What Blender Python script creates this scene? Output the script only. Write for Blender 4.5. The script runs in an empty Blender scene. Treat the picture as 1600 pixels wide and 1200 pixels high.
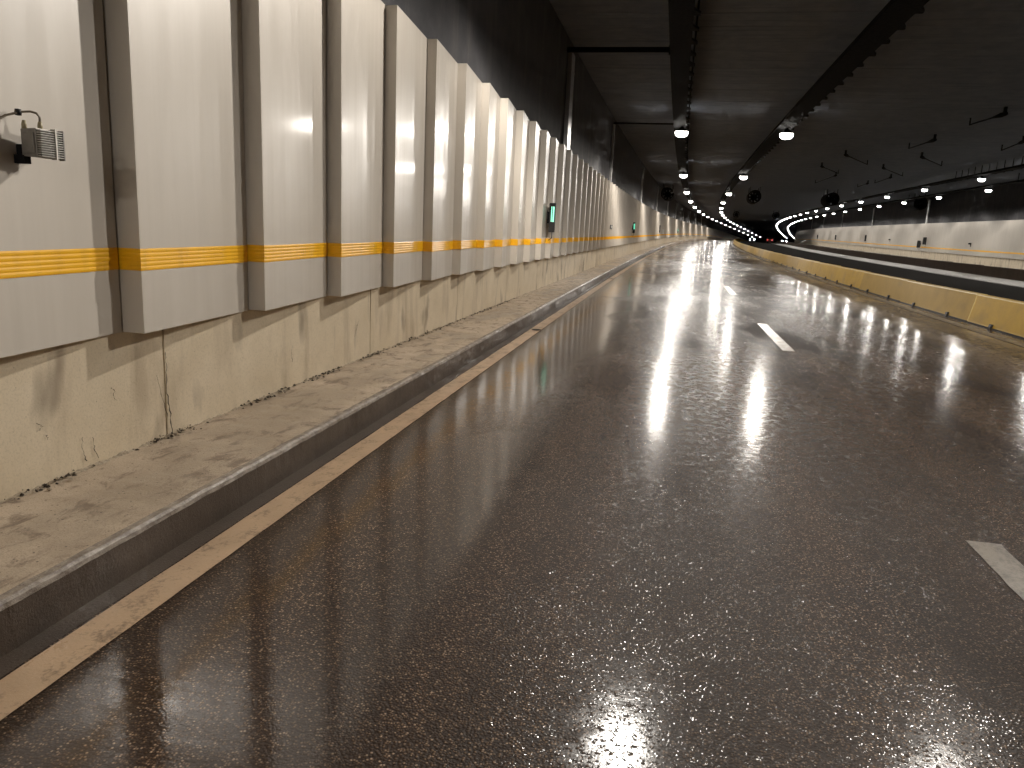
import bpy, math, random
import numpy as np
from mathutils import Matrix, Vector, noise as mnoise
random.seed(7)
SC = bpy.context.scene
COL = SC.collection
rad = math.radians

# ------------------------------------------------------------------ the road's alignment
K = 0.00045                    # gentle right-hand curve
RAD = 1.0 / K
def gz(t):                     # vertical profile: a faint crest far ahead
    if t <= 0: return 0.0
    if t > 420: return gz(420) - 0.034 * (t - 420)
    return 5.738e-5 * t * t - 15.38e-8 * t ** 3
def W(X, t, z):                # offset right of the alignment, distance along it, height above road
    a = t * K
    return Vector((RAD - (RAD - X) * math.cos(a), (RAD - X) * math.sin(a), z + gz(t)))
def FR(X, t, z, rz=0.0):       # a frame standing on the alignment: local x to the right, y ahead
    return Matrix.Translation(W(X, t, z)) @ Matrix.Rotation(-t * K + rz, 4, 'Z')

# ------------------------------------------------------------------ camera
EYE = 1.70
PITCH, YAW, ROLL = rad(11.598), rad(10.986), rad(2.678)
Fv = Vector((-math.sin(YAW) * math.cos(PITCH), math.cos(YAW) * math.cos(PITCH), -math.sin(PITCH)))
R0 = Vector((math.cos(YAW), math.sin(YAW), 0)); U0 = R0.cross(Fv)
Rv = R0 * math.cos(ROLL) + U0 * math.sin(ROLL); Uv = U0 * math.cos(ROLL) - R0 * math.sin(ROLL)
cd = bpy.data.cameras.new('camera'); cam = bpy.data.objects.new('camera', cd); COL.objects.link(cam)
cam.matrix_world = Matrix(((Rv.x, Uv.x, -Fv.x, 0), (Rv.y, Uv.y, -Fv.y, 0), (Rv.z, Uv.z, -Fv.z, EYE), (0, 0, 0, 1)))
cd.sensor_width = 36; cd.lens = 36 * 1179.5 / 1600; cd.clip_start = 0.05; cd.clip_end = 2000
SC.camera = cam

# ------------------------------------------------------------------ world (night, inside a tunnel) and exposure
wd = bpy.data.worlds.new('World'); SC.world = wd; wd.use_nodes = True
wn = wd.node_tree; bg = wn.nodes['Background']
sky = wn.nodes.new('ShaderNodeTexSky'); sky.sky_type = 'NISHITA'; sky.sun_disc = False
sky.sun_elevation = rad(-8); sky.sun_rotation = rad(200)
wn.links.new(sky.outputs[0], bg.inputs[0]); bg.inputs[1].default_value = 0.05
vs = SC.view_settings; vs.view_transform = 'Standard'; vs.look = 'None'; vs.exposure = 0; vs.gamma = 1; vs.use_curve_mapping = False
cy = SC.cycles
cy.use_denoising = True; cy.use_adaptive_sampling = True; cy.adaptive_threshold = .06; cy.adaptive_min_samples = 16; cy.max_bounces = 4; cy.diffuse_bounces = 3; cy.glossy_bounces = 3
cy.sample_clamp_indirect = 6; cy.sample_clamp_direct = 60; cy.use_light_tree = True; cy.caustics_reflective = False
LAMP_POWER = 570.0
LAMP_COL = (1.0, 0.935, 0.85)

# ------------------------------------------------------------------ materials
class NT:
    def __init__(s, name):
        m = bpy.data.materials.new(name); m.use_nodes = True; s.m = m; s.t = m.node_tree
        s.b = s.t.nodes['Principled BSDF']
    def n(s, typ, **kw):
        nd = s.t.nodes.new('ShaderNode' + typ)
        for k, v in kw.items():
            if k.startswith('_'): setattr(nd, k[1:], v)
            else:
                key = int(k[1:]) if k[0] == 'i' and k[1:].isdigit() else k
                s.put(nd.inputs[key], v)
        return nd
    def put(s, sock, v):
        if hasattr(v, 'is_linked') or isinstance(v, bpy.types.NodeSocket): s.t.links.new(v, sock)
        else: sock.default_value = v
    def pos(s, scale=(1, 1, 1), obj=False):
        if obj: o = s.n('TexCoord').outputs['Object']
        else: o = s.n('NewGeometry').outputs['Position']
        return s.n('Mapping', Vector=o, Scale=scale).outputs[0]
    def noise(s, v, sc, det=4, rough=.55, dist=0):
        return s.n('TexNoise', Vector=v, Scale=sc, Detail=det, Roughness=rough, Distortion=dist).outputs[0]
    def ramp(s, f, stops):
        nd = s.n('ValToRGB', Fac=f); cr = nd.color_ramp
        while len(cr.elements) < len(stops): cr.elements.new(.5)
        for e, (p, c) in zip(cr.elements, stops):
            e.position = p; e.color = (c, c, c, 1) if isinstance(c, (int, float)) else (*c, 1)
        return nd.outputs[0]
    def mix(s, f, a, b, mode='MIX'):
        nd = s.n('Mix', _data_type='RGBA', _blend_type=mode)
        s.put(nd.inputs[0], f)
        for i, v in ((6, a), (7, b)):
            s.put(nd.inputs[i], (*v, 1) if isinstance(v, tuple) and len(v) == 3 else v)
        return nd.outputs[2]
    def math(s, op, a, b=0.0, clamp=False):
        nd = s.n('Math', _operation=op, _use_clamp=clamp); s.put(nd.inputs[0], a); s.put(nd.inputs[1], b); return nd.outputs[0]
    def bump(s, h, st, d=0.01, nrm=None):
        nd = s.n('Bump', Strength=st, Distance=d, Height=h)
        if nrm: s.put(nd.inputs['Normal'], nrm)
        return nd.outputs[0]
    def set(s, **kw):
        for k, v in kw.items():
            k = k.replace('_', ' ')
            s.put(s.b.inputs[k], (*v, 1) if isinstance(v, tuple) and len(v) == 3 and k in ('Base Color', 'Emission Color') else v)
        return s.m
def simple(name, col, rough=.5, metal=0, var=.25, scale=9, bump=0.0, coat=0, spec=.5):
    g = NT(name); v = g.pos()
    c = g.mix(g.noise(v, scale, 5), tuple(x * (1 - var) for x in col), tuple(x * (1 + var) for x in col))
    r = g.ramp(g.noise(v, scale * 2.3, 3), [(.3, max(.03, rough - .1)), (.7, min(1, rough + .1))])
    g.set(Base_Color=c, Roughness=r, Metallic=metal, Coat_Weight=coat, Specular_IOR_Level=spec)
    if bump: g.set(Normal=g.bump(g.noise(v, scale * 6, 5), bump, .004))
    return g.m
def emit(name, col, st):
    g = NT(name); g.m.cycles.emission_sampling = 'NONE'
    return g.set(Base_Color=(.8, .8, .8), Emission_Color=col, Emission_Strength=st)

def mat_asphalt_wet():
    g = NT('wet_asphalt'); v = g.pos()
    vo = g.n('TexVoronoi', Vector=v, Scale=100.0, _feature='F1'); vd, vc = vo.outputs['Distance'], vo.outputs['Color']
    sep = g.n('SeparateColor', Color=vc)
    stones = g.ramp(sep.outputs[0], [(0, (.013, .007, .004)), (.36, (.066, .037, .021)), (.66, (.175, .104, .059)), (.87, (.36, .235, .145)), (1, (.68, .49, .34))])
    binder = g.ramp(vd, [(.22, 0), (.58, 1)])
    col = g.mix(binder, stones, (.022, .012, .007))
    big = g.noise(g.pos((1, .5, 1)), .9, 5, .6)
    col = g.mix(g.ramp(big, [(.3, .0), (.75, .45)]), col, (.080, .045, .025))
    track = g.noise(g.pos((1.6, .035, 1)), 1.0, 3, .5)
    col = g.mix(g.ramp(track, [(.42, .5), (.60, 0)]), col, (.022, .014, .009))
    col = g.mix(g.ramp(g.noise(g.pos((1, .7, 1)), 3.1, 5, .7, .5), [(.58, 0), (.70, .65)]), col, (.024, .015, .010))
    # water: fuller film in the gutter and in shallow ruts, thin and broken by stones over the crown of the lane
    x = g.n('SeparateXYZ', Vector=g.n('NewGeometry').outputs['Position']).outputs[0]
    gut = g.n('MapRange', Value=x, i1=-0.2, i2=-2.1, i3=0.0, i4=.30).outputs[0]
    pud = g.noise(g.pos((.9, .28, 1)), .8, 5, .6, .4)
    wet = g.math('ADD', pud, gut)
    film = g.ramp(wet, [(.40, 0), (.62, 1)])
    rough = g.ramp(wet, [(.34, .15), (.52, .11), (.72, .055)])
    patch = g.ramp(g.noise(g.pos((1, .8, 1)), 11, 6, .75), [(.46, 0), (.54, 1)])
    weight = g.n('MapRange', Value=g.math('MAXIMUM', film, patch), i1=0.0, i2=1.0, i3=.16, i4=1.0).outputs[0]
    rip = g.noise(g.pos((1, .55, 1)), 9, 4, .6)
    rip2 = g.noise(v, 85, 3, .65)
    proud = g.ramp(sep.outputs[1], [(.66, 0), (.96, 1)])
    hgt = g.math('MULTIPLY', g.math('SUBTRACT', 1.0, vd), proud)
    st = g.n('MapRange', Value=film, i1=0.0, i2=1.0, i3=1.0, i4=.06).outputs[0]
    n0 = g.bump(rip, .03, .01)
    rip3 = g.noise(g.pos((.35, 3.2, 1)), 2.0, 4, .6)
    n0 = g.bump(rip3, g.ramp(big, [(.40, .02), (.62, .16)]), .012, n0)
    n1 = g.bump(rip2, .045, .004, n0)
    nc = g.bump(hgt, st, .0035, n1)
    nb = g.bump(g.math('SUBTRACT', 1.0, vd), .8, .004)
    g.set(Base_Color=col, Roughness=.6, Normal=nb, Coat_Weight=weight, Coat_Roughness=rough, Coat_IOR=1.33, Specular_IOR_Level=.15)
    g.put(g.b.inputs['Coat Normal'], nc)
    return g.m
def mat_asphalt_dry():
    g = NT('dry_asphalt'); v = g.pos()
    c = g.mix(g.noise(v, 40, 4), (.024, .023, .022), (.05, .047, .044))
    c = g.mix(g.ramp(g.noise(g.pos((1, .1, 1)), 1.2, 4), [(.35, 0), (.7, .7)]), c, (.033, .031, .029))
    return g.set(Base_Color=c, Roughness=.9, Specular_IOR_Level=0.0, Normal=g.bump(g.noise(v, 90, 3), .4, .004))
def mat_paint(name, col, wear=.5):
    g = NT(name); v = g.pos()
    w1 = g.noise(g.pos((1, .6, 1)), 7, 6, .7)
    w2 = g.noise(v, 55, 5, .7)
    wear_f = g.ramp(g.math('ADD', g.math('MULTIPLY', w1, .6), g.math('MULTIPLY', w2, .4)), [(wear - .04, 0), (wear + .10, 1)])
    tone = g.mix(g.noise(v, 3, 4), tuple(c * .6 for c in col), col)
    c = g.mix(g.math('MULTIPLY', wear_f, .75), tone, (.05, .036, .026))
    return g.set(Base_Color=c, Roughness=g.ramp(w1, [(.3, .25), (.7, .5)]), Normal=g.bump(w2, .5, .004), Coat_Weight=.15, Coat_Roughness=.2)
def mat_panel():
    g = NT('cream_enamel_panel'); v = g.pos()
    streak = g.noise(g.pos((2.2, 2.2, .12)), 3, 5, .6)
    soot = g.noise(g.pos((.6, .6, .25)), 1.3, 4, .6)
    fine = g.noise(g.pos((30, 30, 3)), 4, 3)
    c = g.mix(g.ramp(streak, [(.35, 0), (.75, 1)]), (.56, .515, .455), (.51, .465, .405))
    c = g.mix(g.math('MULTIPLY', g.ramp(soot, [(.45, 0), (.8, 1)]), .4), c, (.38, .345, .30))
    c = g.mix(g.math('MULTIPLY', fine, .06), c, (.75, .70, .62))
    r = g.ramp(streak, [(.3, .30), (.7, .46)])
    nb = g.bump(g.noise(g.pos((1, 1, .35)), 2.2, 2), .12, .02)
    nb = g.bump(fine, .012, .002, nb)
    return g.set(Base_Color=c, Roughness=r, Normal=nb, Coat_Weight=.25, Coat_Roughness=.11, Coat_IOR=1.4)
def mat_concrete(name, lo, hi, stain, stain_amt=.6, rough=.75, wetc=0.0, vs_=(1.5, 1.5, .35), b=.25, pits=True, spec=.4):
    g = NT(name); v = g.pos()
    c = g.mix(g.ramp(g.noise(v, 2.2, 6, .6), [(.3, 0), (.7, 1)]), lo, hi)
    s = g.ramp(g.noise(g.pos(vs_), 1.7, 4, .6, .3), [(.54, 0), (.74, 1)])
    c = g.mix(g.math('MULTIPLY', s, stain_amt), c, stain)
    if name.startswith('plinth'):
        sm = g.ramp(g.noise(g.pos((.8, 2.4, .9)), 1.15, 3, .5, .2), [(.60, 0), (.74, 1)])
        c = g.mix(g.math('MULTIPLY', sm, .75), c, (.13, .092, .06))
    fine = g.noise(v, 70, 5, .65)
    c = g.mix(g.math('MULTIPLY', g.ramp(fine, [(.35, 1), (.5, 0)]), .25), c, tuple(x * .5 for x in lo))
    h = fine
    if pits:
        pv = g.n('TexVoronoi', Vector=v, Scale=16.0).outputs['Distance']
        pit = g.ramp(pv, [(.035, 1), (.06, 0)])
        c = g.mix(g.math('MULTIPLY', pit, .7), c, tuple(x * .3 for x in lo))
        h = g.math('SUBTRACT', fine, pit)
    g.set(Base_Color=c, Roughness=rough, Specular_IOR_Level=spec, Normal=g.bump(h, b, .004))
    if wetc:
        wv = g.ramp(g.noise(g.pos((1, .6, 1)), 2.6, 5, .65), [(.40, 0), (.60, 1)])
        g.set(Coat_Weight=g.math('MULTIPLY', wv, wetc), Coat_Roughness=.16)
        g.put(g.b.inputs['Coat Normal'], g.bump(g.noise(v, 45, 4), .25, .004))
    return g.m
def mat_walk():
    g = NT('sidewalk_concrete'); v = g.pos()
    c = g.mix(g.ramp(g.noise(v, 3.0, 6, .65), [(.3, 0), (.7, 1)]), (.41, .325, .235), (.58, .475, .36))
    blot = g.ramp(g.noise(g.pos((1.6, .8, 1)), 4.2, 7, .72, .6), [(.52, 0), (.62, 1)])
    c = g.mix(g.math('MULTIPLY', blot, .75), c, (.13, .09, .062))
    film = g.ramp(g.noise(g.pos((1.2, .5, 1)), 1.3, 5, .6), [(.46, 0), (.62, 1)])
    c = g.mix(g.math('MULTIPLY', film, .40), c, (.22, .165, .12))
    grit = g.noise(v, 130, 4, .7); mid = g.noise(v, 34, 5, .7)
    c = g.mix(g.math('MULTIPLY', g.ramp(grit, [(.36, 1), (.47, 0)]), .5), c, (.09, .068, .05))
    vo = g.n('TexVoronoi', Vector=v, Scale=38.0); pv = vo.outputs['Distance']; pr = g.n('SeparateColor', Color=vo.outputs['Color']).outputs[0]
    spot = g.math('MULTIPLY', g.ramp(pv, [(.10, 1), (.16, 0)]), g.ramp(pr, [(.80, 0), (.84, 1)]))
    c = g.mix(spot, c, (.50, .44, .36))
    spot2 = g.math('MULTIPLY', g.ramp(pv, [(.16, 1), (.24, 0)]), g.ramp(pr, [(.12, 1), (.16, 0)]))
    c = g.mix(g.math('MULTIPLY', spot2, .8), c, (.05, .036, .026))
    n = g.bump(mid, .5, .006); n = g.bump(grit, .5, .003, n)
    g.set(Base_Color=c, Roughness=g.ramp(film, [(0, .75), (1, .35)]), Normal=n, Coat_Weight=g.math('MULTIPLY', film, .5), Coat_Roughness=.2)
    g.put(g.b.inputs['Coat Normal'], g.bump(mid, .15, .004))
    return g.m
def mat_rim():
    g = NT('chipped_wet_kerb_edge'); v = g.pos()
    c = g.mix(g.ramp(g.noise(g.pos((1, .45, 1)), 22, 6, .75), [(.40, 0), (.62, 1)]), (.15, .115, .088), (.34, .29, .235))
    h = g.noise(v, 55, 5, .75); wet = g.ramp(g.noise(g.pos((1, .5, 1)), 1.6, 5, .65), [(.47, 0), (.54, 1)])
    n = g.bump(h, .9, .006)
    g.set(Base_Color=c, Roughness=.5, Normal=n, Coat_Weight=wet, Coat_Roughness=.16)
    g.put(g.b.inputs['Coat Normal'], g.bump(h, .9, .006))
    return g.m
def mat_band():
    g = NT('orange_reflective_band'); v = g.pos()
    c = g.mix(g.noise(v, 6, 4), (.93, .50, .010), (.82, .42, .008))
    c = g.mix(g.math('MULTIPLY', g.ramp(g.noise(g.pos((4, 4, 1)), 2, 4), [(.5, 0), (.8, 1)]), .35), c, (.40, .20, .03))
    return g.set(Base_Color=c, Roughness=.42, Coat_Weight=.12, Coat_Roughness=.12, Normal=g.bump(g.noise(v, 120, 2), .15, .002))

M = {}
M['asphalt'] = mat_asphalt_wet(); M['dry'] = mat_asphalt_dry()
M['line'] = mat_paint('worn_line_paint', (.66, .46, .29), .55)
M['dash'] = mat_paint('worn_dash_paint', (.29, .24, .18), .50)
M['panel'] = mat_panel(); M['band'] = mat_band()
M['plinth'] = mat_concrete('plinth_concrete', (.60, .50, .355), (.70, .60, .45), (.34, .26, .175), .7, .72)
M['walk'] = mat_walk(); M['rim'] = mat_rim()
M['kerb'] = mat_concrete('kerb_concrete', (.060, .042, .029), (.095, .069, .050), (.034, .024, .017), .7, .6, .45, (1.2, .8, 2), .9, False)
M['upper'] = mat_concrete('sooty_upper_wall', (.044, .044, .049), (.074, .072, .076), (.15, .14, .13), .5, .85, 0, (.8, .8, .12), .3, False)
M['ceil'] = mat_concrete('sooty_ceiling', (.21, .235, .28), (.275, .305, .36), (.14, .155, .183), .7, .9, 0, (.15, 2.5, 1), .3, False, .1)
M['verge'] = mat_concrete('pale_verge', (.20, .185, .165), (.27, .25, .225), (.14, .125, .11), .5, .75, 0, (1, .1, 1), .3, False)
M['brown'] = mat_concrete('dark_brown_wall', (.062, .037, .021), (.085, .052, .030), (.11, .08, .06), .6, .8, 0, (1, .3, .2), .2, False)
M['yellow'] = mat_concrete('yellow_barrier', (.42, .25, .014), (.50, .30, .02), (.27, .17, .04), .6, .6, 0, (1.2, .6, .8), .2, False)
M['tan'] = mat_concrete('faded_yellow_barrier', (.36, .225, .04), (.42, .265, .05), (.26, .17, .05), .6, .7, 0, (1.2, .6, .8), .2, False)
M['bcap'] = simple('barrier_edge_highlight', (.52, .39, .15), .6)  # paler colour paints in the light that the chamfered edges catch
M['dark'] = simple('dark_metal', (.011, .011, .012), .8, 0, spec=.08)
M['black'] = simple('black_rubber', (.012, .011, .010), .6)
M['galv'] = simple('galvanised_steel', (.42, .41, .40), .38, .8, .2, 5)
M['greymetal'] = simple('grey_cast_aluminium', (.24, .225, .205), .5, .55, .25, 30, .2)
M['fin'] = simple('cooling_fin_aluminium', (.50, .48, .44), .45, .5, .15, 30)
M['cable'] = simple('grey_cable', (.20, .165, .12), .5)
M['gland'] = simple('yellowed_plastic_gland', (.33, .28, .17), .5)
M['mortar'] = simple('crumbling_mortar', (.36, .30, .22), .9, 0, .75, 45, .6)
M['crack'] = simple('crack_dark', (.05, .036, .024), .95)  # dark brown for cracks, plinth joint backing and the darker crumbs
M['lens'] = emit('lamp_lens', (1.0, .95, .88), 22)
M['lensr'] = emit('lamp_lens_cool', (1.0, .97, .93), 22)
M['green'] = emit('green_signal_light', (.01, .72, .42), 1.5)
M['head'] = emit('car_headlight', (.85, .9, 1.0), 90)
M['tail'] = emit('car_taillight', (1.0, .10, .07), 2.5)
M['carpaint'] = simple('dark_car_paint', (.03, .035, .05), .3, .2, .1, 5, 0, 1)
M['carred'] = simple('red_car_paint', (.30, .04, .035), .3, .1, .1, 5, 0, 1)
M['glass'] = simple('dark_car_glass', (.02, .022, .025), .08)
M['tyre'] = simple('tyre_rubber', (.015, .015, .015), .8)
M['iron'] = simple('rusty_iron_grate', (.06, .045, .035), .6, .5, .4, 40, .3)
M['white'] = simple('white_plate', (.6, .58, .54), .4)

# ------------------------------------------------------------------ mesh helpers
class MB:
    def __init__(s): s.v = []; s.f = []; s.mi = []
    def add(s, vs, fs, mi=0):
        o = len(s.v); s.v += [tuple(v) for v in vs]; s.f += [tuple(i + o for i in f) for f in fs]; s.mi += [mi] * len(fs); return s
    def box(s, a, b, mi=0, mat=None):
        (x0, y0, z0), (x1, y1, z1) = a, b
        vs = [Vector(p) for p in ((x0, y0, z0), (x1, y0, z0), (x1, y1, z0), (x0, y1, z0), (x0, y0, z1), (x1, y0, z1), (x1, y1, z1), (x0, y1, z1))]
        if mat: vs = [mat @ v for v in vs]
        return s.add(vs, [(0, 3, 2, 1), (4, 5, 6, 7), (0, 1, 5, 4), (1, 2, 6, 5), (2, 3, 7, 6), (3, 0, 4, 7)], mi)
    def prism(s, poly, h0, h1, axis='z', mi=0):
        # poly: list of 2-D points; axis: extrusion axis
        def P(a, b, h): return {'z': (a, b, h), 'y': (a, h, b), 'x': (h, a, b)}[axis]
        n = len(poly); vs = [P(a, b, h0) for a, b in poly] + [P(a, b, h1) for a, b in poly]
        fs = [tuple(range(n))[::-1], tuple(range(n, 2 * n))] + [(i, (i + 1) % n, n + (i + 1) % n, n + i) for i in range(n)]
        return s.add(vs, fs, mi)
    def tube(s, pts, r, seg=8, mi=0):
        pts = [Vector(p) for p in pts]; n = len(pts); vs = []
        rr = r if isinstance(r, (list, tuple)) else [r] * n
        for i, p in enumerate(pts):
            d = (pts[min(i + 1, n - 1)] - pts[max(i - 1, 0)]).normalized()
            a = d.cross(Vector((0, 0, 1)) if abs(d.z) < .9 else Vector((1, 0, 0))).normalized(); b = d.cross(a)
            vs += [p + (a * math.cos(k * 2 * math.pi / seg) + b * math.sin(k * 2 * math.pi / seg)) * rr[i] for k in range(seg)]
        fs = [(i * seg + k, i * seg + (k + 1) % seg, (i + 1) * seg + (k + 1) % seg, (i + 1) * seg + k) for i in range(n - 1) for k in range(seg)]
        fs += [tuple(range(seg))[::-1], tuple((n - 1) * seg + k for k in range(seg))]
        return s.add(vs, fs, mi)
    def lathe(s, prof, seg=24, axis='y', mi=0):
        vs = []; n = len(prof)
        for (r, h) in prof:
            for k in range(seg):
                a = k * 2 * math.pi / seg; c, d = r * math.cos(a), r * math.sin(a)
                vs.append({'y': (c, h, d), 'z': (c, d, h), 'x': (h, c, d)}[axis])
        fs = [(i * seg + k, i * seg + (k + 1) % seg, (i + 1) * seg + (k + 1) % seg, (i + 1) * seg + k) for i in range(n - 1) for k in range(seg)]
        return s.add(vs, fs, mi)
    def mesh(s, name, mats):
        me = bpy.data.meshes.new(name); me.from_pydata(s.v, [], s.f)
        for m in (mats if isinstance(mats, (list, tuple)) else [mats]): me.materials.append(m)
        me.polygons.foreach_set('material_index', s.mi)
        me.update(); fix(me); return me
import bmesh
def fix(me):
    bm = bmesh.new(); bm.from_mesh(me); bmesh.ops.recalc_face_normals(bm, faces=bm.faces); bm.to_mesh(me); bm.free()
def put(name, me, parent=None, mw=None):
    o = bpy.data.objects.new(name, me); COL.objects.link(o)
    if parent is not None: o.parent = parent
    if mw is not None: o.matrix_local = mw
    return o
def bevel(o, w, seg=2, ang=30):
    m = o.modifiers.new('bevel', 'BEVEL'); m.width = w; m.segments = seg; m.limit_method = 'ANGLE'; m.angle_limit = rad(ang); return o
def empty(name, mw=None):
    o = bpy.data.objects.new(name, None); COL.objects.link(o); o.empty_display_size = .2
    if mw is not None: o.matrix_world = mw
    return o
def tag(o, label=None, cat=None, group=None, kind=None):
    if label: o['label'] = label
    if cat: o['category'] = cat
    if group: o['group'] = group
    if kind: o['kind'] = kind
    return o
def smooth(me):
    me.polygons.foreach_set('use_smooth', [True] * len(me.polygons)); return me
ONES = ['first', 'second', 'third', 'fourth', 'fifth', 'sixth', 'seventh', 'eighth', 'ninth', 'tenth', 'eleventh', 'twelfth', 'thirteenth', 'fourteenth', 'fifteenth', 'sixteenth', 'seventeenth', 'eighteenth', 'nineteenth', 'twentieth']
def nth(i):
    if i < 20: return ONES[i]
    tens = {2: 'twenty', 3: 'thirty', 4: 'forty', 5: 'fifty', 6: 'sixty', 7: 'seventy'}; n = i + 1
    if n % 10 == 0: return tens[n // 10].replace('y', 'ieth')
    return tens[n // 10] + '-' + ONES[n % 10 - 1]
def tsteps(t0, t1, near=2.0, far=8.0):
    out = [t0]; t = t0
    while t < t1 - 1e-6:
        t = min(t1, t + (near if t < 120 else far)); out.append(t)
    return out
def loft(prof, ts, closed=True, mi=0, mb=None):
    """sweep a closed (X, z) outline along the alignment"""
    mb = mb or MB(); n = len(prof); vs = [W(X, t, z) for t in ts for X, z in prof]; fs = []
    for i in range(len(ts) - 1):
        for k in range(n if closed else n - 1):
            a, b = i * n + k, i * n + (k + 1) % n
            fs.append((a, b, b + n, a + n))
    if closed: fs += [tuple(range(n)), tuple((len(ts) - 1) * n + k for k in range(n))[::-1]]
    return mb.add(vs, fs, mi)

T0, T1 = -42.0, 560.0
XP, XK, XE0, XE1 = -3.20, -2.37, -2.25, -2.06       # plinth face, kerb face, edge line
XBAR, XBR, XRW = 7.04, 18.85, 25.55                 # yellow barrier, brown wall, far wall
ZC, ZB, ZT, ZCEIL = 0.22, 0.98, 3.97, 7.0
PITCH_P, P0 = 1.41433, 3.987
LT = lambda i: 9.82 + 24.64 * i                      # lamp stations over the wet road

# ------------------------------------------------------------------ setting: road, verge, pavements
ts = tsteps(T0, T1)
road = put('road', loft([(XK - .3, 0), (7.70, 0), (7.70, -.3), (XK - .3, -.3)], ts).mesh('road', M['asphalt'])); tag(road, kind='structure')
r2 = put('far_road', loft([(7.70, 0), (16.25, 0), (16.25, -.3), (7.70, -.3)], ts).mesh('far_road', M['dry'])); tag(r2, kind='structure')
vg = put('verge', loft([(16.25, .0), (16.28, .03), (XBR + .1, .05), (XBR + .1, -.3), (16.25, -.3)], ts).mesh('verge', M['verge'])); tag(vg, kind='structure')
r3 = put('outer_road', loft([(XBR + .1, 0), (XRW + .3, 0), (XRW + .3, -.3), (XBR + .1, -.3)], ts).mesh('outer_road', M['dry'])); tag(r3, kind='structure')
rw = put('far_pavement', loft([(XRW - .9, .0), (XRW - .88, .2), (XRW + .2, .22), (XRW + .2, 0)], ts).mesh('far_pavement', M['verge'])); tag(rw, kind='structure')
def line_sheet(name, x0, x1, t0, t1, mat, parent, jit=.006, step=.12):
    mb = MB(); tt = []; t = t0
    while t < t1: tt.append(t); t += step if t < 40 else 3
    tt.append(t1); vs = []
    for t in tt:
        a = x0 + (mnoise.noise((t * 5, x0, 0)) * jit); b = x1 + (mnoise.noise((t * 5, x1, 3)) * jit)
        vs += [W(a, t, .005), W(b, t, .005)]
    mb.add(vs, [(2 * i, 2 * i + 1, 2 * i + 3, 2 * i + 2) for i in range(len(tt) - 1)])
    return put(name, mb.mesh(name, mat), parent)
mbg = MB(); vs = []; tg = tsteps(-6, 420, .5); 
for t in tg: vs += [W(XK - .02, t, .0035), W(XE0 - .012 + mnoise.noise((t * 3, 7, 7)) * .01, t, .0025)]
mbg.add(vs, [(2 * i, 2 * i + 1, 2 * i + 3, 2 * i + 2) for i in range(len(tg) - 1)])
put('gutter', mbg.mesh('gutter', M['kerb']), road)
line_sheet('edge_line', XE0, XE1, T0, 420, M['line'], road)
line_sheet('edge_line', 6.46, 6.72, T0, 420, M['dash'], road, .01)
for k in range(-3, 26):
    a = 12.45 + 11.83 * k
    line_sheet('lane_dash', 1.88, 2.07, a, a + (4.08 if k < 0 else 3.85), M['dash'], road, .008)

# pavement by the plinth: poured slabs with a worn, chipped kerb edge
side = empty('pavement', Matrix()); tag(side, kind='structure')
def slab(t0, t1, fine):
    mb = MB(); n = max(2, int((t1 - t0) / fine)); prof0 = [(XP - .05, ZC + .004), (XP + .30, ZC + .002), (XP + .60, ZC - .002), (XK - .060, ZC - .004), (XK - .022, ZC - .006), (XK - .006, ZC - .016), (XK - .001, ZC - .036), (XK, ZC - .10), (XK + .002, ZC - .17), (XK + .004, -.02)]
    vs = []; m = len(prof0)
    for i in range(n + 1):
        t = t0 + (t1 - t0) * i / n
        ch = mnoise.noise((t * 2.7, 1.7, 0)) * .004 + mnoise.fractal((t * 9, 4.2, 0), .5, 2.3, 5) * .0045 + min(0, mnoise.noise((t * 2.1, 9, 0)) + .30) * .04
        for j, (x, z) in enumerate(prof0):
            wt = (0, 0, .15, .5, 1, 1, .7, .3, .15, 0)[j]
            nz = mnoise.noise((x * 9, t * 9, z * 9)) * .004
            vs.append(W(x + min(0, ch) * wt * .9 - (abs(nz) if j > 3 else 0), t, z + ch * wt * .6 + (nz if 0 < j < 9 else 0)))
    fs = [(i * m + j, i * m + j + 1, (i + 1) * m + j + 1, (i + 1) * m + j) for i in range(n) for j in range(m - 1)]
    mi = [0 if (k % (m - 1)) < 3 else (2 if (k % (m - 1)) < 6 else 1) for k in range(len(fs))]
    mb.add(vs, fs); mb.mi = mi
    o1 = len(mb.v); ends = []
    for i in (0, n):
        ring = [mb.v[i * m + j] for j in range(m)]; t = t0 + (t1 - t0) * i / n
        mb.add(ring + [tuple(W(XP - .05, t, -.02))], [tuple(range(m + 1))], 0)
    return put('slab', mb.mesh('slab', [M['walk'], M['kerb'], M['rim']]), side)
slab(-6.0, 13.49, .018); slab(-30, -6.02, .5)
tt = 13.51
while tt < 90: slab(tt, tt + 6.18, .12 if tt < 40 else .5); tt += 6.2
o = put('slab_run', loft([(XP - .05, ZC), (XK - .02, ZC - .01), (XK, ZC - .05), (XK, -.02), (XP - .05, -.02)], tsteps(tt, T1)).mesh('slab_run', M['walk']), side)

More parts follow.
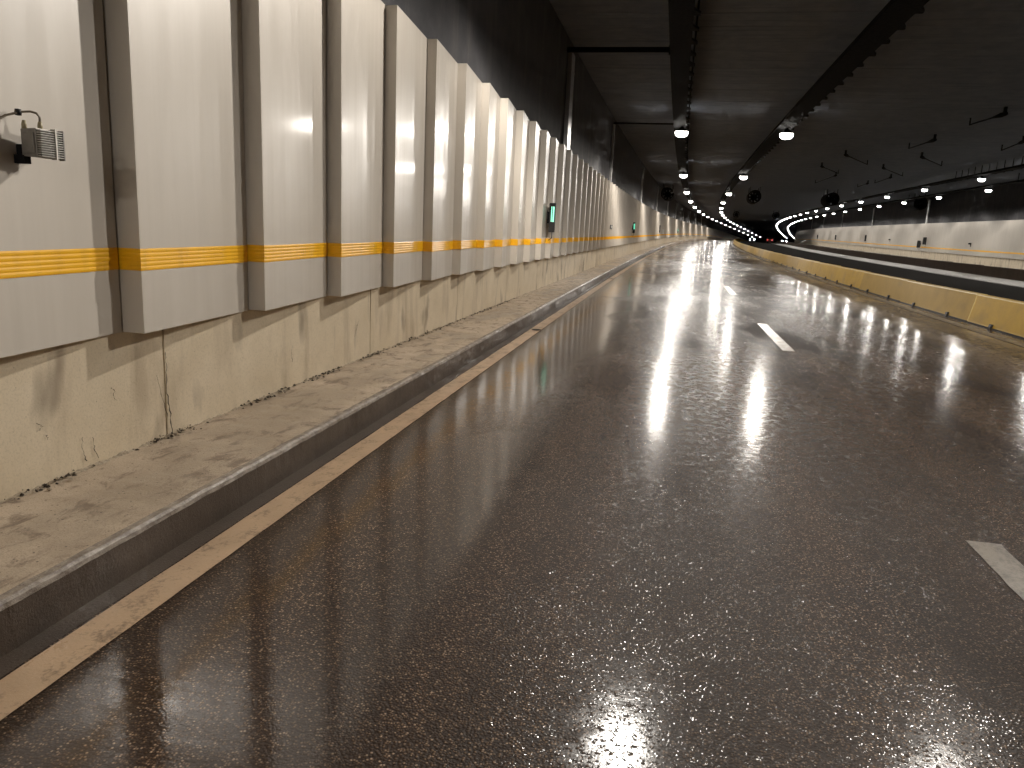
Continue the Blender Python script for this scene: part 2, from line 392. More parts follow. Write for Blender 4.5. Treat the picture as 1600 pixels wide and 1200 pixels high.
# ceiling of transverse planks
ceil = empty('ceiling', Matrix()); tag(ceil, kind='structure')
pl = MB().prism([(-.617, 0), (-.600, -.018), (.600, -.018), (.617, 0), (.617, .2), (-.617, .2)], XP - .4, XRW + .5, 'x').mesh('ceiling_plank', M['ceil'])
tt = -8.0
while tt < 62:
    o = put('ceiling_plank', pl, ceil, Matrix.Translation((0, 0, random.uniform(-.006, .008))) @ FR(0, tt, ZCEIL)); tt += 1.25
mb = MB(); t = tt - .62
loft([(XP - .4, ZCEIL), (XRW + .5, ZCEIL), (XRW + .5, ZCEIL + .2), (XP - .4, ZCEIL + .2)], tsteps(t, T1), mb=mb)
while t < 200:
    loft([(XP - .4, ZCEIL - .02), (XRW + .5, ZCEIL - .02), (XRW + .5, ZCEIL + .01), (XP - .4, ZCEIL + .01)], [t + .03, t + 1.22], mb=mb); t += 1.25
loft([(XP - .4, ZCEIL), (XRW + .5, ZCEIL), (XRW + .5, ZCEIL + .2), (XP - .4, ZCEIL + .2)], tsteps(T0, -8.62), mb=mb)
tag(put('far_planks', mb.mesh('far_planks', M['ceil']), ceil), kind='stuff')

# ------------------------------------------------------------------ the two tunnel walls
DEP = 0.150
pw = PITCH_P - .012
panel_me = MB().prism([(-.02, 0), (DEP, 0), (DEP, .012), (.016, pw), (-.02, pw)], ZB, ZT, 'z').mesh('panel', M['panel'])
def band_mesh():
    mb = MB(); z0, z1, n = 1.355, 1.485, 5; prof = []
    for i in range(n):
        a = z0 + (z1 - z0) * i / n; d = (z1 - z0) / n
        prof += [(a, .003), (a + d * .35, .005), (a + d * .65, .005)]
    prof += [(z1, .003)]
    sl = (.016 - DEP) / pw; ln = math.hypot(1, sl); nx, ny = 1 / ln, -sl / ln
    vs = []; m = len(prof)
    for (z, h) in prof: vs.append((-.0, -.001 - h, z))
    for (z, h) in prof: vs.append((DEP + h, -.001 - h, z))
    for (z, h) in prof: vs.append((.016 + nx * h, pw - .002, z))
    fs = [(k * m + j, k * m + j + 1, (k + 1) * m + j + 1, (k + 1) * m + j) for k in range(2) for j in range(m - 1)]
    mb.add(vs, fs); return mb.mesh('reflective_band', M['band'])
band_me = band_mesh()

def plinth_block_mesh(L, sgn):
    mb = MB(); c = .007
    # local x toward the road (sgn), y along
    return mb.prism([(0, 0), (0, L), (-c, L + .0), (-.3, L), (-.3, 0), (-c, 0)], -.05, 1.22, 'z')
lw = empty('tunnel_wall', Matrix()); tag(lw, 'curved concrete wall clad in cream sawtooth panels beside the kerbed pavement', 'wall', 'tunnel side walls')
BL = 3.57
bm_ = MB()
ys = np.linspace(.006, BL - .006, 40); zs = np.linspace(-.05, 1.22, 16); vs = []
for y in ys:
    for z in zs:
        e = .012 * math.exp(-min(y, BL - y) / .012)
        vs.append((mnoise.noise((y * 1.3, z * 1.3, 2)) * .004 - e, y, z))
m = len(zs)
bm_.add(vs, [(i * m + j, (i + 1) * m + j, (i + 1) * m + j + 1, i * m + j + 1) for i in range(len(ys) - 1) for j in range(m - 1)])
for i in (0, len(ys) - 1):
    bm_.add([vs[i * m + j] for j in range(m)] + [(-.3, ys[i], 1.22), (-.3, ys[i], -.05)], [tuple(range(m + 2))])
bm_.add([vs[i * m + m - 1] for i in range(len(ys))] + [(-.3, ys[-1], 1.22), (-.3, ys[0], 1.22)], [tuple(range(len(ys) + 2))])
block_me = bm_.mesh('plinth_block', M['plinth'])
t = 4.375 - 4 * BL
while t < 85:
    put('plinth_block', block_me, lw, FR(XP, t, 0)); t += BL
put('plinth_run', loft([(XP, -.05), (XP, 1.2), (XP - .3, 1.2), (XP - .3, -.05)], tsteps(t, T1)).mesh('plinth_run', M['plinth']), lw)
put('plinth_backing', loft([(XP - .05, -.05), (XP - .05, 1.15), (XP - .29, 1.15), (XP - .29, -.05)], tsteps(-12, 90)).mesh('plinth_backing', M['crack']), lw)
put('upper_wall', loft([(XP - .10, 1.23), (XP - .10, ZCEIL), (XP - .4, ZCEIL), (XP - .4, 1.23)], tsteps(T0, T1)).mesh('upper_wall', M['upper']), lw)
NIND = 110
for i in range(-4, NIND):
    p = put('panel', panel_me, lw, FR(XP, P0 + i * PITCH_P, random.uniform(-.005, .005)) @ Matrix.Rotation(random.uniform(-.006, .006), 4, 'Z') @ Matrix.Rotation(random.uniform(-.0015, .0015), 4, 'X'))
    put('reflective_band', band_me, p)
def far_panels(X, rz, t0, t1):
    mb = MB(); t = t0
    while t < t1:
        mm = FR(X, t, 0, rz)
        poly = [(-.02, 0), (DEP, 0), (.016, pw), (-.02, pw)]
        v = [mm @ Vector((a, b, z)) for z in (ZB, 1.355, 1.485, ZT) for a, b in poly]
        for q in range(3):
            mb.add([v[q * 4 + j] for j in range(8)], [(0, 1, 5, 4), (1, 2, 6, 5), (2, 3, 7, 6)], 1 if q == 1 else 0)
        mb.add(v[0:4], [(0, 1, 2, 3)]); mb.add(v[12:16], [(0, 1, 2, 3)])
        t += PITCH_P
    return mb
tag(put('panel_run', far_panels(XP, 0, P0 + NIND * PITCH_P, 540).mesh('panel_run', [M['panel'], M['band']]), lw), kind='stuff')
tag(put('panel_run', far_panels(XP, 0, -36, P0 - 4.2 * PITCH_P).mesh('panel_run', [M['panel'], M['band']]), lw), kind='stuff')

rwall = empty('tunnel_wall', Matrix()); tag(rwall, 'far pale panelled wall with faded orange stripe beyond the brown median wall', 'wall', 'tunnel side walls')
put('plinth', loft([(XRW, -.05), (XRW, 1.2), (XRW + .3, 1.2), (XRW + .3, -.05)], tsteps(T0, T1)).mesh('plinth', M['plinth']), rwall)
put('upper_wall', loft([(XRW + .10, 1.23), (XRW + .10, ZCEIL), (XRW + .4, ZCEIL), (XRW + .4, 1.23)], tsteps(T0, T1)).mesh('upper_wall', M['upper']), rwall)
for i in range(24, 100):
    p = put('panel', panel_me, rwall, FR(XRW, P0 + i * PITCH_P, 0, math.pi)); put('reflective_band', band_me, p)
tag(put('panel_run', far_panels(XRW, math.pi, P0 + 100 * PITCH_P, 540).mesh('panel_run', [M['panel'], M['band']]), rwall), kind='stuff')
tag(put('panel_run', far_panels(XRW, math.pi, -36, P0 + 23.2 * PITCH_P).mesh('panel_run', [M['panel'], M['band']]), rwall), kind='stuff')

# ------------------------------------------------------------------ lamps
def lamp_meshes(lensmat, k_=1.0):
    h = MB(); h.prism([(-.17, 0), (.17, 0), (.13, .10), (-.13, .10)], -.28, .28, 'y'); h.box((-.05, -.05, .10), (.05, .05, .22))
    for y in (-.2, -.1, 0, .1, .2): h.box((-.12, y - .008, .10), (.12, y + .008, .125))
    l = MB(); l.lathe([(.27, .01), (.27, -.05), (.25, -.12), (.20, -.175), (.12, -.205), (.001, -.215)], 16, 'z')
    for q in (h, l): q.v = [(a * k_, b * k_, c * k_) for a, b, c in q.v]
    return h.mesh('housing', M['dark']), l.mesh('lens', lensmat)
HM, LM = lamp_meshes(M['lens']); HM2, LM2 = lamp_meshes(M['lensr'], .78)
def lamp_light(name, power, col):
    d = bpy.data.lights.new(name, 'SPOT'); d.energy = power; d.color = col; d.spot_size = rad(178); d.spot_blend = .06; d.shadow_soft_size = .10
    d.use_nodes = True; nt = d.node_tree; em = nt.nodes['Emission']
    tc = nt.nodes.new('ShaderNodeTexCoord'); sx = nt.nodes.new('ShaderNodeSeparateXYZ'); nt.links.new(tc.outputs['Normal'], sx.inputs[0])
    def mt(op, x, y=None, val=0.0):
        n_ = nt.nodes.new('ShaderNodeMath'); n_.operation = op; nt.links.new(x, n_.inputs[0])
        if y is not None: nt.links.new(y, n_.inputs[1])
        else: n_.inputs[1].default_value = val
        return n_.outputs[0]
    # tunnel luminaire: batwing spread along the road, plain across it
    z2 = mt('MULTIPLY', sx.outputs[2], sx.outputs[2]); y2 = mt('MULTIPLY', sx.outputs[1], sx.outputs[1])
    c2 = mt('DIVIDE', z2, mt('ADD', z2, y2)); c3 = mt('MAXIMUM', c2, None, .21)
    pw_ = mt('POWER', c3, None, -.95)
    far = nt.nodes.new('ShaderNodeMapRange'); far.interpolation_type = 'SMOOTHSTEP'; nt.links.new(c2, far.inputs[0])
    far.inputs[1].default_value = .04; far.inputs[2].default_value = .19; far.inputs[3].default_value = .42; far.inputs[4].default_value = 1.0
    pw_ = mt('MULTIPLY', pw_, far.outputs[0])
    x2 = mt('MULTIPLY', sx.outputs[0], sx.outputs[0]); ct = mt('DIVIDE', z2, mt('ADD', z2, x2))
    cut = nt.nodes.new('ShaderNodeMapRange'); cut.interpolation_type = 'SMOOTHSTEP'; nt.links.new(ct, cut.inputs[0])
    cut.inputs[1].default_value = .04; cut.inputs[2].default_value = .30
    pw_ = mt('MULTIPLY', pw_, cut.outputs[0])
    nt.links.new(pw_, em.inputs['Strength'])
    return d
LD = lamp_light('lamp_light', LAMP_POWER, LAMP_COL)
LD2 = lamp_light('lamp_light_far', LAMP_POWER * .60, (1.0, .95, .88))
def lamp(X, t, hm, lm, ld, label, group, reach=270):
    r = empty('tunnel_lamp', FR(X, t, 6.02)); tag(r, label, 'lamp', group)
    put('housing', hm, r); put('lens', lm, r)
    if t > reach: return r
    o = bpy.data.objects.new('lamp_light', ld); COL.objects.link(o); o.parent = r; o.location = (0, 0, -.32)
    return r
for rowX, rn, gname in ((-.10, 'left', 'lamps in the left row over the wet road'), (4.17, 'right', 'lamps in the right row over the wet road')):
    for i in range(-1, 19):
        if i < 0: lab = 'unseen ceiling lamp added behind the viewer as fill light, %s row' % rn  # unseen pair, added to fill the dark panel sides facing the camera
        elif i < 1: lab = 'ceiling lamp above the view, mirrored at the bottom of the wet road, %s row' % rn
        else: lab = '%s visible white ceiling lamp of the %s row over the wet road' % (nth(i - 1), rn)
        lamp(rowX, LT(i), HM, LM, LD, lab, gname)
for rowX, rn, gname, off in ((18.45, 'upper', 'lamps in the near row over the far road', 54.9), (22.43, 'lower', 'lamps in the far row over the far road', 53.2)):
    j = 0
    for i in range(-5, 33):
        t = off + 12.32 * i
        if i < (0 if rn == 'upper' else 1): lab = 'white lamp over the far road, out of sight, %s row, %s before view' % (rn, nth(-i))
        else:
            lab = '%s white lamp from the right edge in the %s row over the far road' % (nth(j), rn); j += 1
        lamp(rowX, t, HM2, LM2, LD2, lab, gname, 200)

# ------------------------------------------------------------------ cable trays, conduits, ducts
def tray(Xc, w, lab, rods=True):
    r = empty('cable_tray', Matrix()); tag(r, lab, 'cable tray', 'cable trays under the ceiling')
    x0, x1 = Xc - w / 2, Xc + w / 2
    put('channel', loft([(x0, 6.36), (x0, 6.24), (x1, 6.24), (x1, 6.36), (x1 - .02, 6.36), (x1 - .02, 6.26), (x0 + .02, 6.26), (x0 + .02, 6.36)], tsteps(T0, 480)).mesh('channel', M['dark']), r)
    br = MB().prism([(x1 - .04, -.30), (x1 + .14, .12), (x1 + .14, .24), (x1 - .04, .24)], 6.245, 6.30, 'z')
    br.box((x1 + .06, .14, 6.298), (x1 + .10, .18, ZCEIL - .03))
    me = br.mesh('bracket', M['dark'])
    t = -4.0
    while t < 62: put('bracket', me, r, FR(0, t, 0)); t += 1.25
    cb = MB()
    for k in range(4):
        cx = x0 + .08 + k * (w - .16) / 3
        cb = loft([(cx + .03 * math.cos(a), 6.29 + .03 * math.sin(a)) for a in (0, 1.05, 2.1, 3.14, 4.19, 5.24)], tsteps(T0, 300), mb=cb)
    put('cables', cb.mesh('cables', M['black']), r)
tray(-.20, .52, 'dark cable tray above the left lamp row over the wet road')
tray(4.06, .60, 'dark cable tray above the right lamp row over the wet road')
tray(18.45, .5, 'dark cable tray above the upper lamp row over the far road')
tray(22.43, .5, 'dark cable tray above the lower lamp row over the far road')
for t, z, lab in ((21.9, 6.55, 'thick dark conduit crossing the ceiling from the wide steel duct'), (36.9, 6.66, 'thin dark conduit crossing the ceiling at the first lit lamp')):
    c = MB(); c.tube([W(XP - .05, t, z), W(-.5, t, z)], .07 if t < 30 else .035, 10); c.box((-.52, -.08, -.12), (-.36, .08, .10), 0, FR(0, t, z))
    tag(put('conduit', smooth(c.mesh('conduit', M['dark']))), lab, 'conduit')
def duct(X, t, w, z0, z1, lab, sgn=1):
    r = empty('cable_duct', FR(X, t, 0, 0 if sgn > 0 else math.pi)); tag(r, lab, 'duct', 'steel cable ducts on the walls')
    b = MB().box((0, -w / 2, z0), (.12, w / 2, z1)); bevel(put('channel', b.mesh('channel', M['galv']), r), .012)
    k = MB()
    for z in (z0 + .6, z1 - .5): k.box((-.005, -w / 2 - .03, z), (.13, w / 2 + .03, z + .04))
    put('clamp', k.mesh('clamp', M['galv']), r)
duct(XP - .09, 22.6, .62, 1.3, 6.6, 'wide galvanised cable duct above the panels, nearest on the left wall')
for i in range(0, 9):
    t = 36.95 + 24.64 * i
    duct(XP - .09, t, .07 if i == 0 else .32, 1.3, 6.6, ('thin steel pipe rising above the panels under the first lit lamps' if i == 0 else '%s steel duct beyond the thin pipe on the left wall' % nth(i - 1)))
for i in range(0, 5):
    duct(XRW + .09, 92.9 + 29.3 * i, .6 if i == 0 else .3, 1.3, 6.5, ('wide steel duct on the far wall below a jet fan' if i == 0 else '%s steel duct beyond the wide one on the far wall' % nth(i - 1)), -1)

# ------------------------------------------------------------------ jet fans
fc = smooth(MB().lathe([(.60, -1.9), (.66, -1.95), (.68, -1.8), (.68, 1.8), (.66, 1.95), (.60, 1.9), (.56, 1.0), (.54, 0), (.56, -1.0), (.60, -1.9)], 28).mesh('casing', M['dark']))
fh = smooth(MB().lathe([(.001, -1.2), (.20, -1.0), (.34, -.5), (.34, .5), (.20, 1.0), (.001, 1.2)], 16).mesh('hub', M['dark']))
bl = MB()
bl.add([(.30, -.10, -.07), (.30, .10, .07), (.52, -.05, -.10), (.52, .05, .10), (.30, -.09, -.085), (.30, .11, .055), (.52, -.04, -.115), (.52, .06, .085)], [(0, 1, 3, 2), (4, 6, 7, 5), (0, 2, 6, 4), (1, 5, 7, 3), (2, 3, 7, 6), (0, 4, 5, 1)])
blade = bl.mesh('blade', M['dark'])
hg = MB()
for y in (-1.2, 1.2):
    for x in (-.5, .5): hg.box((x - .03, y - .03, .42), (x + .03, y + .03, ZCEIL - 5.95))
hang = hg.mesh('hanger', M['dark'])
def fan(X, t, lab):
    r = empty('jet_fan', FR(X, t, 5.93)); tag(r, lab, 'fan', 'jet fans under the ceiling')
    put('casing', fc, r); put('hub', fh, r); put('hanger', hang, r)
    for k in range(8): put('blade', blade, r, Matrix.Rotation(k * math.pi / 4, 4, 'Y'))
fan(-2.25, 88.5, 'dark jet fan close to the left wall, in the nearest row of fans')
fan(6.95, 88.5, 'dark jet fan above the yellow barrier, in the nearest row of fans')
fan(14.75, 88.5, 'dark round jet fan left of the far lamp rows, nearest row of fans')
fan(23.9, 91.5, 'dark jet fan above the wide duct on the far wall')
fan(7.1, 172, 'smaller, more distant dark jet fan above the yellow barrier')
fan(14.9, 168, 'distant dark jet fan left of the far lamp rows')

# slanting ceiling braces
rods = [((11.48, 35.92), (11.74, 33.09)), ((11.54, 44.98), (11.73, 41.36)), ((15.93, 44.94), (15.54, 41.3)), ((11.55, 54.69), (9.2, 49.17)), ((15.83, 54.26), (13.37, 49.41)), ((15.78, 63.3), (13.08, 57.2)), ((11.17, 62.58), (9.16, 57.23)), ((11.2, 74.07), (11.38, 64.83)), ((15.66, 71.76), (15.42, 65.18)), ((15.39, 77.62), (15.32, 72.83))]
rl = ['dark brace on the ceiling, highest and nearest the right edge', 'dark brace on the ceiling right of the second lit lamp, slanting up', 'dark brace on the ceiling cut by the right edge of view', 'dark brace on the ceiling slanting down, just right of the near lamp', 'dark brace on the ceiling slanting down beneath the up-slanting one', 'dark brace slanting down just above the far lamp tray', 'faint leftmost brace slanting down on the ceiling', 'faint leftmost brace slanting up on the ceiling', 'short brace slanting up just above the far lamp tray', 'smallest farthest brace on the ceiling by the far lamps']
for (a, b), lab in zip(rods, rl):
    A, B = W(a[0], a[1], 6.70), W(b[0], b[1], 6.72)
    r = empty('ceiling_brace', Matrix.Translation(B)); tag(r, lab, 'brace', 'slanting braces under the ceiling')
    q = MB(); q.tube([A - B, Vector((0, 0, 0))], .03, 8); put('rod', q.mesh('rod', M['dark']), r)
    D = (A - B).normalized()
    q = MB(); q.tube([D * -.1, D * .25, D * .9], [.075, .09, .035], 10); put('head', q.mesh('head', M['dark']), r)
    q = MB(); q.box((-.05, -.05, .0), (.05, .05, ZCEIL - 6.72)); put('anchor', q.mesh('anchor', M['dark']), r)
    q = MB(); q.box((-.025, -.025, .0), (.025, .025, ZCEIL - 6.70), 0, Matrix.Translation(A - B)); put('anchor', q.mesh('anchor', M['dark']), r)

# ------------------------------------------------------------------ yellow barrier elements, brown median wall
BLN = 5.62
def bar_mesh(mat):
    a, L = .012, BLN - .012
    prof = [(-.00, 0), (.02, .06), (.135, .655), (.15, .68), (.36, .68), (.375, .655), (.49, .06), (.51, 0)]
    mb = MB(); ch = [(0, .02), (.02, 0.0), (L - a - .02, 0.0), (L - a, .02)]
    n = len(prof); vs = []
    for (y, s_) in ch:
        for (x, z) in prof: vs.append((x + (s_ if x < .25 else -s_), a + y, max(0, z - (s_ if z > .6 else 0))))
    fs = [(i * n + j, i * n + j + 1, (i + 1) * n + j + 1, (i + 1) * n + j) for i in range(3) for j in range(n - 1)]
    mi = [(1 if (k % (n - 1)) in (2, 4) or k // (n - 1) in (0, 2) else 0) for k in range(len(fs))]
    mb.add(vs, fs); mb.mi = mi
    mb.add(vs[:n], [tuple(range(n))]); mb.add(vs[-n:], [tuple(range(n))])
    return mb.mesh('body', [mat, M['bcap']])
BM_Y, BM_T = bar_mesh(M['yellow']), bar_mesh(M['tan'])
tabm = MB().prism([(-.035, 0), (-.035, .045), (-.015, .11), (.03, .11), (.03, 0)], -.06, .06, 'y').mesh('anchor_bracket', M['black'])
foot = MB().box((-.012, .02, .002), (.03, BLN - .02, .035)).mesh('foot_gasket', M['black'])
tone = {1: 'y', 0: 't', -1: 'y'}
vis = 0
for i in range(-7, 60):
    t = 19.82 + BLN * i
    tan = i in (0, 1) or (i > 4 and random.random() < .3)
    r = empty('barrier_element', FR(XBAR, t, 0) @ Matrix.Rotation(random.uniform(-.002, .002), 4, 'Z'))
    if i < -1: lab = '%s yellow barrier block back from the right edge, out of view' % nth(-i - 2); 
    elif i < 24:
        lab = ('%s yellow concrete barrier block from the right edge' % nth(vis)) + (', faded to tan' if tan else ', bright paint'); vis += 1
    else: lab = 'tiny distant yellow barrier block where the barrier line vanishes in the bend'
    tag(r, lab, 'barrier', 'yellow barrier blocks along the wet road')
    put('body', BM_T if tan else BM_Y, r)
    if i < 24:
        put('foot_gasket', foot, r)
        for y in (1.38, 4.2): put('anchor_bracket', tabm, r, Matrix.Translation((.0, y, 0)))
mwall = empty('median_wall', Matrix()); tag(mwall, 'low dark brown median wall between the two dry roads', 'wall')
seg = bevel(put('segment', MB().box((0, .006, -.02), (.28, 5.99, .68)).mesh('segment', M['brown']), mwall, FR(XBR, -12, 0)), .015)
t = -6.0
while t < 420:
    o = seg.copy(); COL.objects.link(o); o.parent = mwall; o.matrix_local = FR(XBR, t, 0); t += 6.0

# ------------------------------------------------------------------ fittings on the walls
def marker(X, t, z0, hgt, lab, lit=True, sgn=1, w=.15):
    r = empty('signal_box', FR(X, t, z0, 0 if sgn > 0 else math.pi)); tag(r, lab, 'signal box', 'slim signal boxes on the walls')
    b = MB().box((.0, .0, 0), (w, .10, hgt)); bevel(put('housing', b.mesh('housing', M['black']), r), .01)
    b = MB().box((-.05, .02, hgt * .3), (.0, .08, hgt * .7)); put('bracket', b.mesh('bracket', M['dark']), r)
    b = MB().tube([(w * .6, .05, 0), (w * .6, .05, -.14), (.0, .05, -.2)], .012, 6); put('cable', b.mesh('cable', M['black']), r)
    if lit:
        for x0, x1 in ((w * .34, w * .48), (w * .62, w * .86)):
            b = MB().box((x0, -.008, hgt * .36), (x1, .002, hgt * .88)); put('green_light', b.mesh('green_light', M['green']), r)
        b = MB()
        b.prism([(0, hgt * .92), (w, hgt * .92), (w, hgt * .94), (0, hgt * .94)], -.06, .0, 'y'); put('hood', b.mesh('hood', M['black']), r)
marker(-3.07, 19.2, 1.64, .72, 'slim black box with two lit green strips, nearest on the left wall')
marker(-3.07, 53.0, 1.66, .72, 'smaller, farther slim black box with green strips on the left wall')
marker(-3.07, 92.0, 1.70, .85, 'unlit slim dark box far along the left wall', False)
marker(-3.07, 142.0, 1.66, .72, 'most distant green-lit box on the left wall')
for t, z0, hh, w, lab in ((93.6, 1.35, .78, .35, 'dark upright box on the far wall, left and lower of a pair'), (91.4, 1.72, .78, .35, 'dark upright box on the far wall, right and higher of a pair'), (124.4, 1.72, .9, .25, 'dark upright box on the far wall left of the pair'), (155.6, 1.7, .85, .25, 'second dark upright box left of the pair on the far wall'), (187.7, 1.7, .85, .25, 'farthest dark upright box on the far wall')):
    marker(XRW - .1, t, z0, hh, lab, False, -1, w)
for t, z, lab in ((77.05, 2.0, 'small dark sensor on a bracket on the far wall, nearest the right edge'), (108.3, 2.1, 'tiny dark sensor on the far wall between two upright boxes')):
    r = empty('wall_sensor', FR(XRW - .12, t, z, math.pi)); tag(r, lab, 'sensor', 'sensors on the far wall')
    bevel(put('housing', MB().box((0, -.1, -.06), (.2, .12, .08)).mesh('housing', M['dark']), r), .02)
    put('bracket', MB().box((-.1, -.02, -.25), (.03, .02, -.06)).mesh('bracket', M['dark']), r)
r = empty('call_box', FR(-3.06, 36.6, 1.84)); tag(r, 'small white framed plate on the left wall between the green boxes', 'plate')
put('frame', MB().box((0, 0, 0), (.04, .9, .20)).mesh('frame', M['dark']), r); put('plate', MB().box((.035, .06, .03), (.046, .84, .17)).mesh('plate', M['white']), r)
r = empty('wall_cabinet', FR(-3.05, 98.0, 1.55)); tag(r, 'small pale cabinet on the left wall beyond the green boxes', 'cabinet')
bevel(put('body', MB().box((0, 0, 0), (.22, .6, .55)).mesh('body', M['white']), r), .02); put('door', MB().box((.218, .05, .05), (.23, .55, .5)).mesh('door', M['white']), r)

# the finned floodlight on the nearest panel
r = empty('wall_floodlight', FR(-3.085, 3.21, 1.93)); tag(r, 'small grey finned metal floodlight with looped cable on the leftmost panel', 'floodlight')
b = MB(); b.prism([(.02, 0.005), (.105, .0), (.105, .135), (.02, .13)], 0, .14, 'y'); b.box((.035, -.006, .02), (.095, .0, .115)); bevel(put('housing', b.mesh('housing', M['greymetal']), r), .006)
b = MB().box((-.03, .02, .01), (.02, .10, .06)); b.box((-.05, .0, -.03), (.03, .04, .01)); put('bracket', b.mesh('bracket', M['dark']), r)
fin = MB().box((.105, .004, -.0016), (.128, .142, .0016)).mesh('fin', M['fin'])
for k in range(12): put('fin', fin, r, Matrix.Translation((0, 0, .008 + k * .0108)))
put('fin_bar', MB().box((.105, .088, -.004), (.133, .097, .139)).mesh('fin_bar', M['fin']), r)
put('fin_bar', MB().box((.100, .140, -.004), (.130, .147, .137)).mesh('fin_bar', M['greymetal']), r)
for y, x in ((.015, .03), (.062, .075)): put('cable_gland', smooth(MB().tube([(x, y, .13), (x, y, .15), (x, y, .17)], [.012, .012, .008], 10).mesh('cable_gland', M['gland'])), r)
pts = [(.075, .062, .165), (.078, .060, .19), (.07, .05, .207), (.055, .03, .212), (.03, .0, .205), (.0, -.06, .18), (-.01, -.14, .13), (-.012, -.25, .05), (-.012, -.5, -.1)]
put('cable', smooth(MB().tube(pts, .0055, 8).mesh('cable', M['cable'])), r)
put('cable_clip', smooth(MB().lathe([(.001, -.016), (.014, -.014), (.016, 0), (.014, .014), (.001, .016)], 12, 'z').mesh('cable_clip', M['black'])), r).location = (.02, -.004, .203)

# drains in the kerb gutter
for t, lab in ((12.75, 'small round iron drain on the edge line by the slab joint'), (28.5, 'farther small iron drain at the foot of the kerb')):
    r = empty('drain_grate', FR(-2.13, t, .006)); tag(r, lab, 'drain', 'gutter drains')
    b = MB().lathe([(.068, 0), (.082, .002), (.082, .010), (.068, .010), (.068, 0)], 20, 'z'); put('rim', b.mesh('rim', M['iron']), r)
    for k in range(6):
        x = -.05 + k * .02; hl = math.sqrt(max(0, .068 ** 2 - x * x)); put('bar', MB().box((x - .005, -hl, .001), (x + .005, hl, .009)).mesh('bar', M['iron']), r)

# cracks in the plinth and crumbling mortar along its foot
def crack(pts, w, name='crack'):
    mb = MB(); vs = []
    P = []
    for a, b in zip(pts[:-1], pts[1:]):
        for k in range(6):
            u = k / 6; P.append((a[0] + (b[0] - a[0]) * u + random.uniform(-.008, .008), a[1] + (b[1] - a[1]) * u))
    P.append(pts[-1])
    for i, (t, z) in enumerate(P):
        ww = w * random.uniform(.3, 1.2) * (1 - .6 * i / len(P)); vs += [W(XP + .007, t - ww, z), W(XP + .007, t + ww, z)]
    mb.add(vs, [(2 * i, 2 * i + 1, 2 * i + 3, 2 * i + 2) for i in range(len(P) - 1)])
    put(name, mb.mesh(name, M['crack']), lw)
crack([(4.40, .23), (4.39, .40), (4.36, .55), (4.375, .72), (4.37, .80)], .007)
crack([(4.37, .36), (4.31, .50), (4.27, .66)], .004)
crack([(3.62, .27), (3.60, .36), (3.605, .42)], .004)
crack([(3.72, .26), (3.69, .33), (3.68, .40)], .004)
crack([(3.86, .66), (3.88, .63), (3.87, .59), (3.90, .57)], .004)
crack([(7.55, .62), (7.50, .54), (7.47, .50)], .005); crack([(7.52, .60), (7.60, .67)], .004)
crack([(6.1, .45), (6.09, .52), (6.1, .60)], .003)
crack([(3.3, .58), (3.33, .55), (3.29, .53)], .004); crack([(3.35, .50), (3.36, .47)], .004)
# mortar fillet: ragged strip
mb = MB(); vs = []; n = 0; t = -1.0; fs = []
while t < 40:
    a = mnoise.noise((t * 2.3, 0, 5)); b = mnoise.fractal((t * 8, 2, 5), .5, 2.3, 5); c = mnoise.fractal((t * 6, 6, 1), .5, 2.3, 5)
    h = max(.002, .013 + .022 * a + .013 * b); d = max(.006, .022 + .030 * a + .018 * c)
    vs += [W(XP - .006, t, ZC + h), W(XP + .008 + .3 * d * (.5 + b), t, ZC + h * .75), W(XP + d, t, ZC - .004)]
    n += 1; t += .013 if t < 14 else .08
for i in range(n - 1):
    for j in range(2): fs.append((3 * i + j, 3 * i + j + 1, 3 * i + 4 + j, 3 * i + 3 + j))
mb.add(vs, fs); tag(put('mortar_fillet', mb.mesh('mortar_fillet', M['mortar']), lw), kind='stuff')
mb = MB()
def chip(mb, c, s, mi=0):
    vs = [Vector(c) + Vector((random.uniform(.6, 1.3) * s * x, random.uniform(.6, 1.3) * s * y, random.uniform(.4, .9) * s * z)) for x, y, z in ((1, 0, 0), (-1, 0, 0), (0, 1, 0), (0, -1, 0), (0, 0, 1), (0, 0, -.6))]
    mb.add(vs, [(0, 2, 4), (2, 1, 4), (1, 3, 4), (3, 0, 4), (2, 0, 5), (1, 2, 5), (3, 1, 5), (0, 3, 5)], mi)
for k in range(2600):
    t = random.uniform(1, 16); dens = mnoise.noise((t * 1.7, 3, 3))
    if dens < random.uniform(-.4, .5): continue
    chip(mb, W(XP + abs(random.gauss(0, .03)) + .004, t, ZC + .003 + abs(random.gauss(0, .012))), random.choice((.003, .005, .008, .012, .016)), 1 if random.random() < .55 else 0)
for k in range(140):
    chip(mb, W(random.uniform(XP + .1, XK - .05), random.uniform(2, 14), ZC), random.choice((.002, .003, .005)))
tag(put('mortar_crumbs', mb.mesh('mortar_crumbs', [M['mortar'], M['crack']])), 'crumbs of broken mortar along the foot of the plinth', 'debris', kind='stuff')

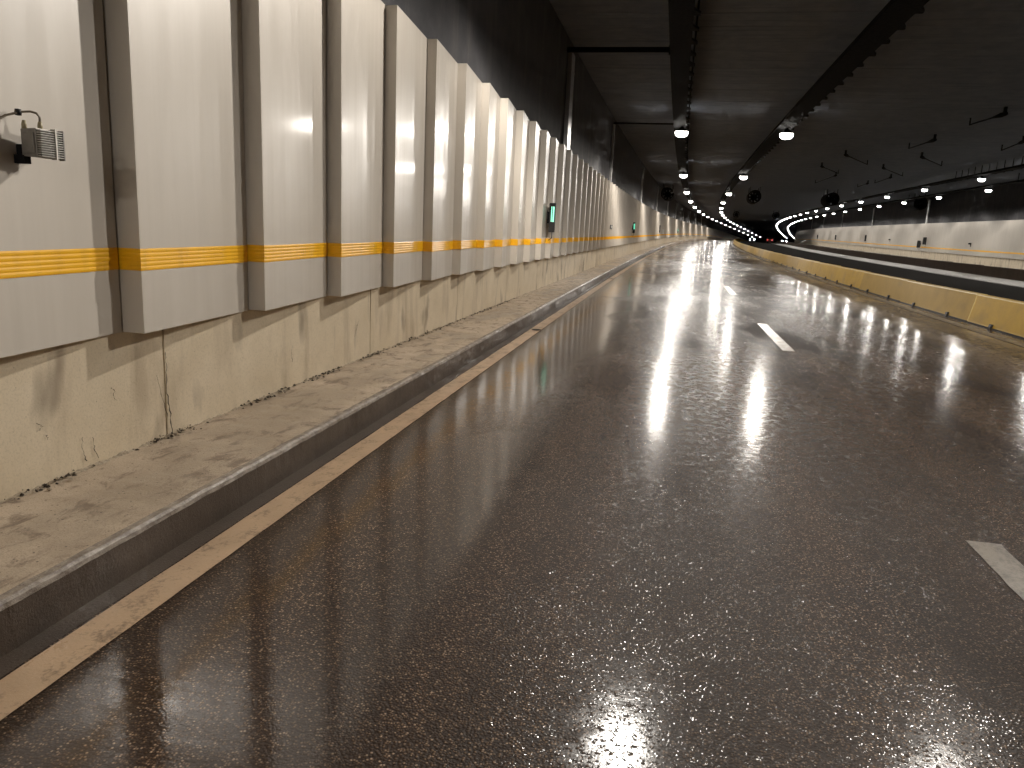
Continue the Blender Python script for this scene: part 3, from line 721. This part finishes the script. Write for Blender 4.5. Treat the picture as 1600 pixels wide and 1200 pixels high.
# ------------------------------------------------------------------ distant cars
def car(X, t, rz, paint, lab, heads, tails):
    r = empty('car', FR(X, t, 0, rz)); tag(r, lab, 'car', 'distant cars')
    b = MB(); prof = [(-2.15, .35), (-2.2, .75), (-2.05, .95), (-1.55, 1.0), (-.95, 1.42), (.55, 1.45), (1.35, .98), (2.1, .82), (2.2, .6), (2.15, .32)]
    vs = []
    for x, k in ((-.86, 1), (-.80, 1.0), (.80, 1.0), (.86, 1)):
        for (y, z) in prof:
            w = x * (.80 if z > 1.1 else 1.0); vs.append((w, y * (.985 if abs(x) > .83 else 1), z - (.03 if abs(x) > .83 and z > .5 else 0)))
    n = len(prof); fs = [(i * n + j, i * n + (j + 1) % n, (i + 1) * n + (j + 1) % n, (i + 1) * n + j) for i in range(3) for j in range(n)]
    fs += [tuple(range(n)), tuple(3 * n + j for j in range(n))]
    b.add(vs, fs); put('body', b.mesh('body', paint), r)
    g = MB(); g.add([(-.6, 1.29, 1.04), (.6, 1.29, 1.04), (.56, .62, 1.43), (-.56, .62, 1.43)], [(0, 1, 2, 3)]); g.v = [(x, y + .02, z + .02) for x, y, z in g.v]; put('windscreen', g.mesh('windscreen', M['glass']), r)
    g = MB(); g.add([(-.6, -1.5, 1.05), (.6, -1.5, 1.05), (.56, -1.0, 1.38), (-.56, -1.0, 1.38)], [(0, 1, 2, 3)]); g.v = [(x, y - .02, z + .02) for x, y, z in g.v]; put('rear_window', g.mesh('rear_window', M['glass']), r)
    wm = MB().lathe([(.001, -.1), (.22, -.1), (.32, -.08), (.32, .08), (.22, .1), (.001, .1)], 18, 'x').mesh('wheel', M['tyre'])
    for x in (-.78, .78):
        for y in (-1.35, 1.35): put('wheel', wm, r, Matrix.Translation((x, y, .32)))
    for x in (-.62, .62):
        put('headlight', MB().lathe([(.001, .05), (.15, .04), (.17, 0), (.001, 0)], 12).mesh('headlight', M['head'] if heads else M['glass']), r, Matrix.Translation((x, 2.16, .68)))
        put('taillight', MB().box((-.16, -.03, -.07), (.16, .02, .07)).mesh('taillight', M['tail'] if tails else M['carred']), r, Matrix.Translation((x, -2.17, .80)))
car(11.3, 262, math.pi, M['carpaint'], 'distant car with glaring white headlights coming along the dry road', True, False)
car(16.4, 235, 0, M['carred'], 'distant red-lit car driving away beside the verge', False, True)
car(20.8, 250, math.pi, M['carpaint'], 'distant dark car on the outer road under the far lamps', True, True)
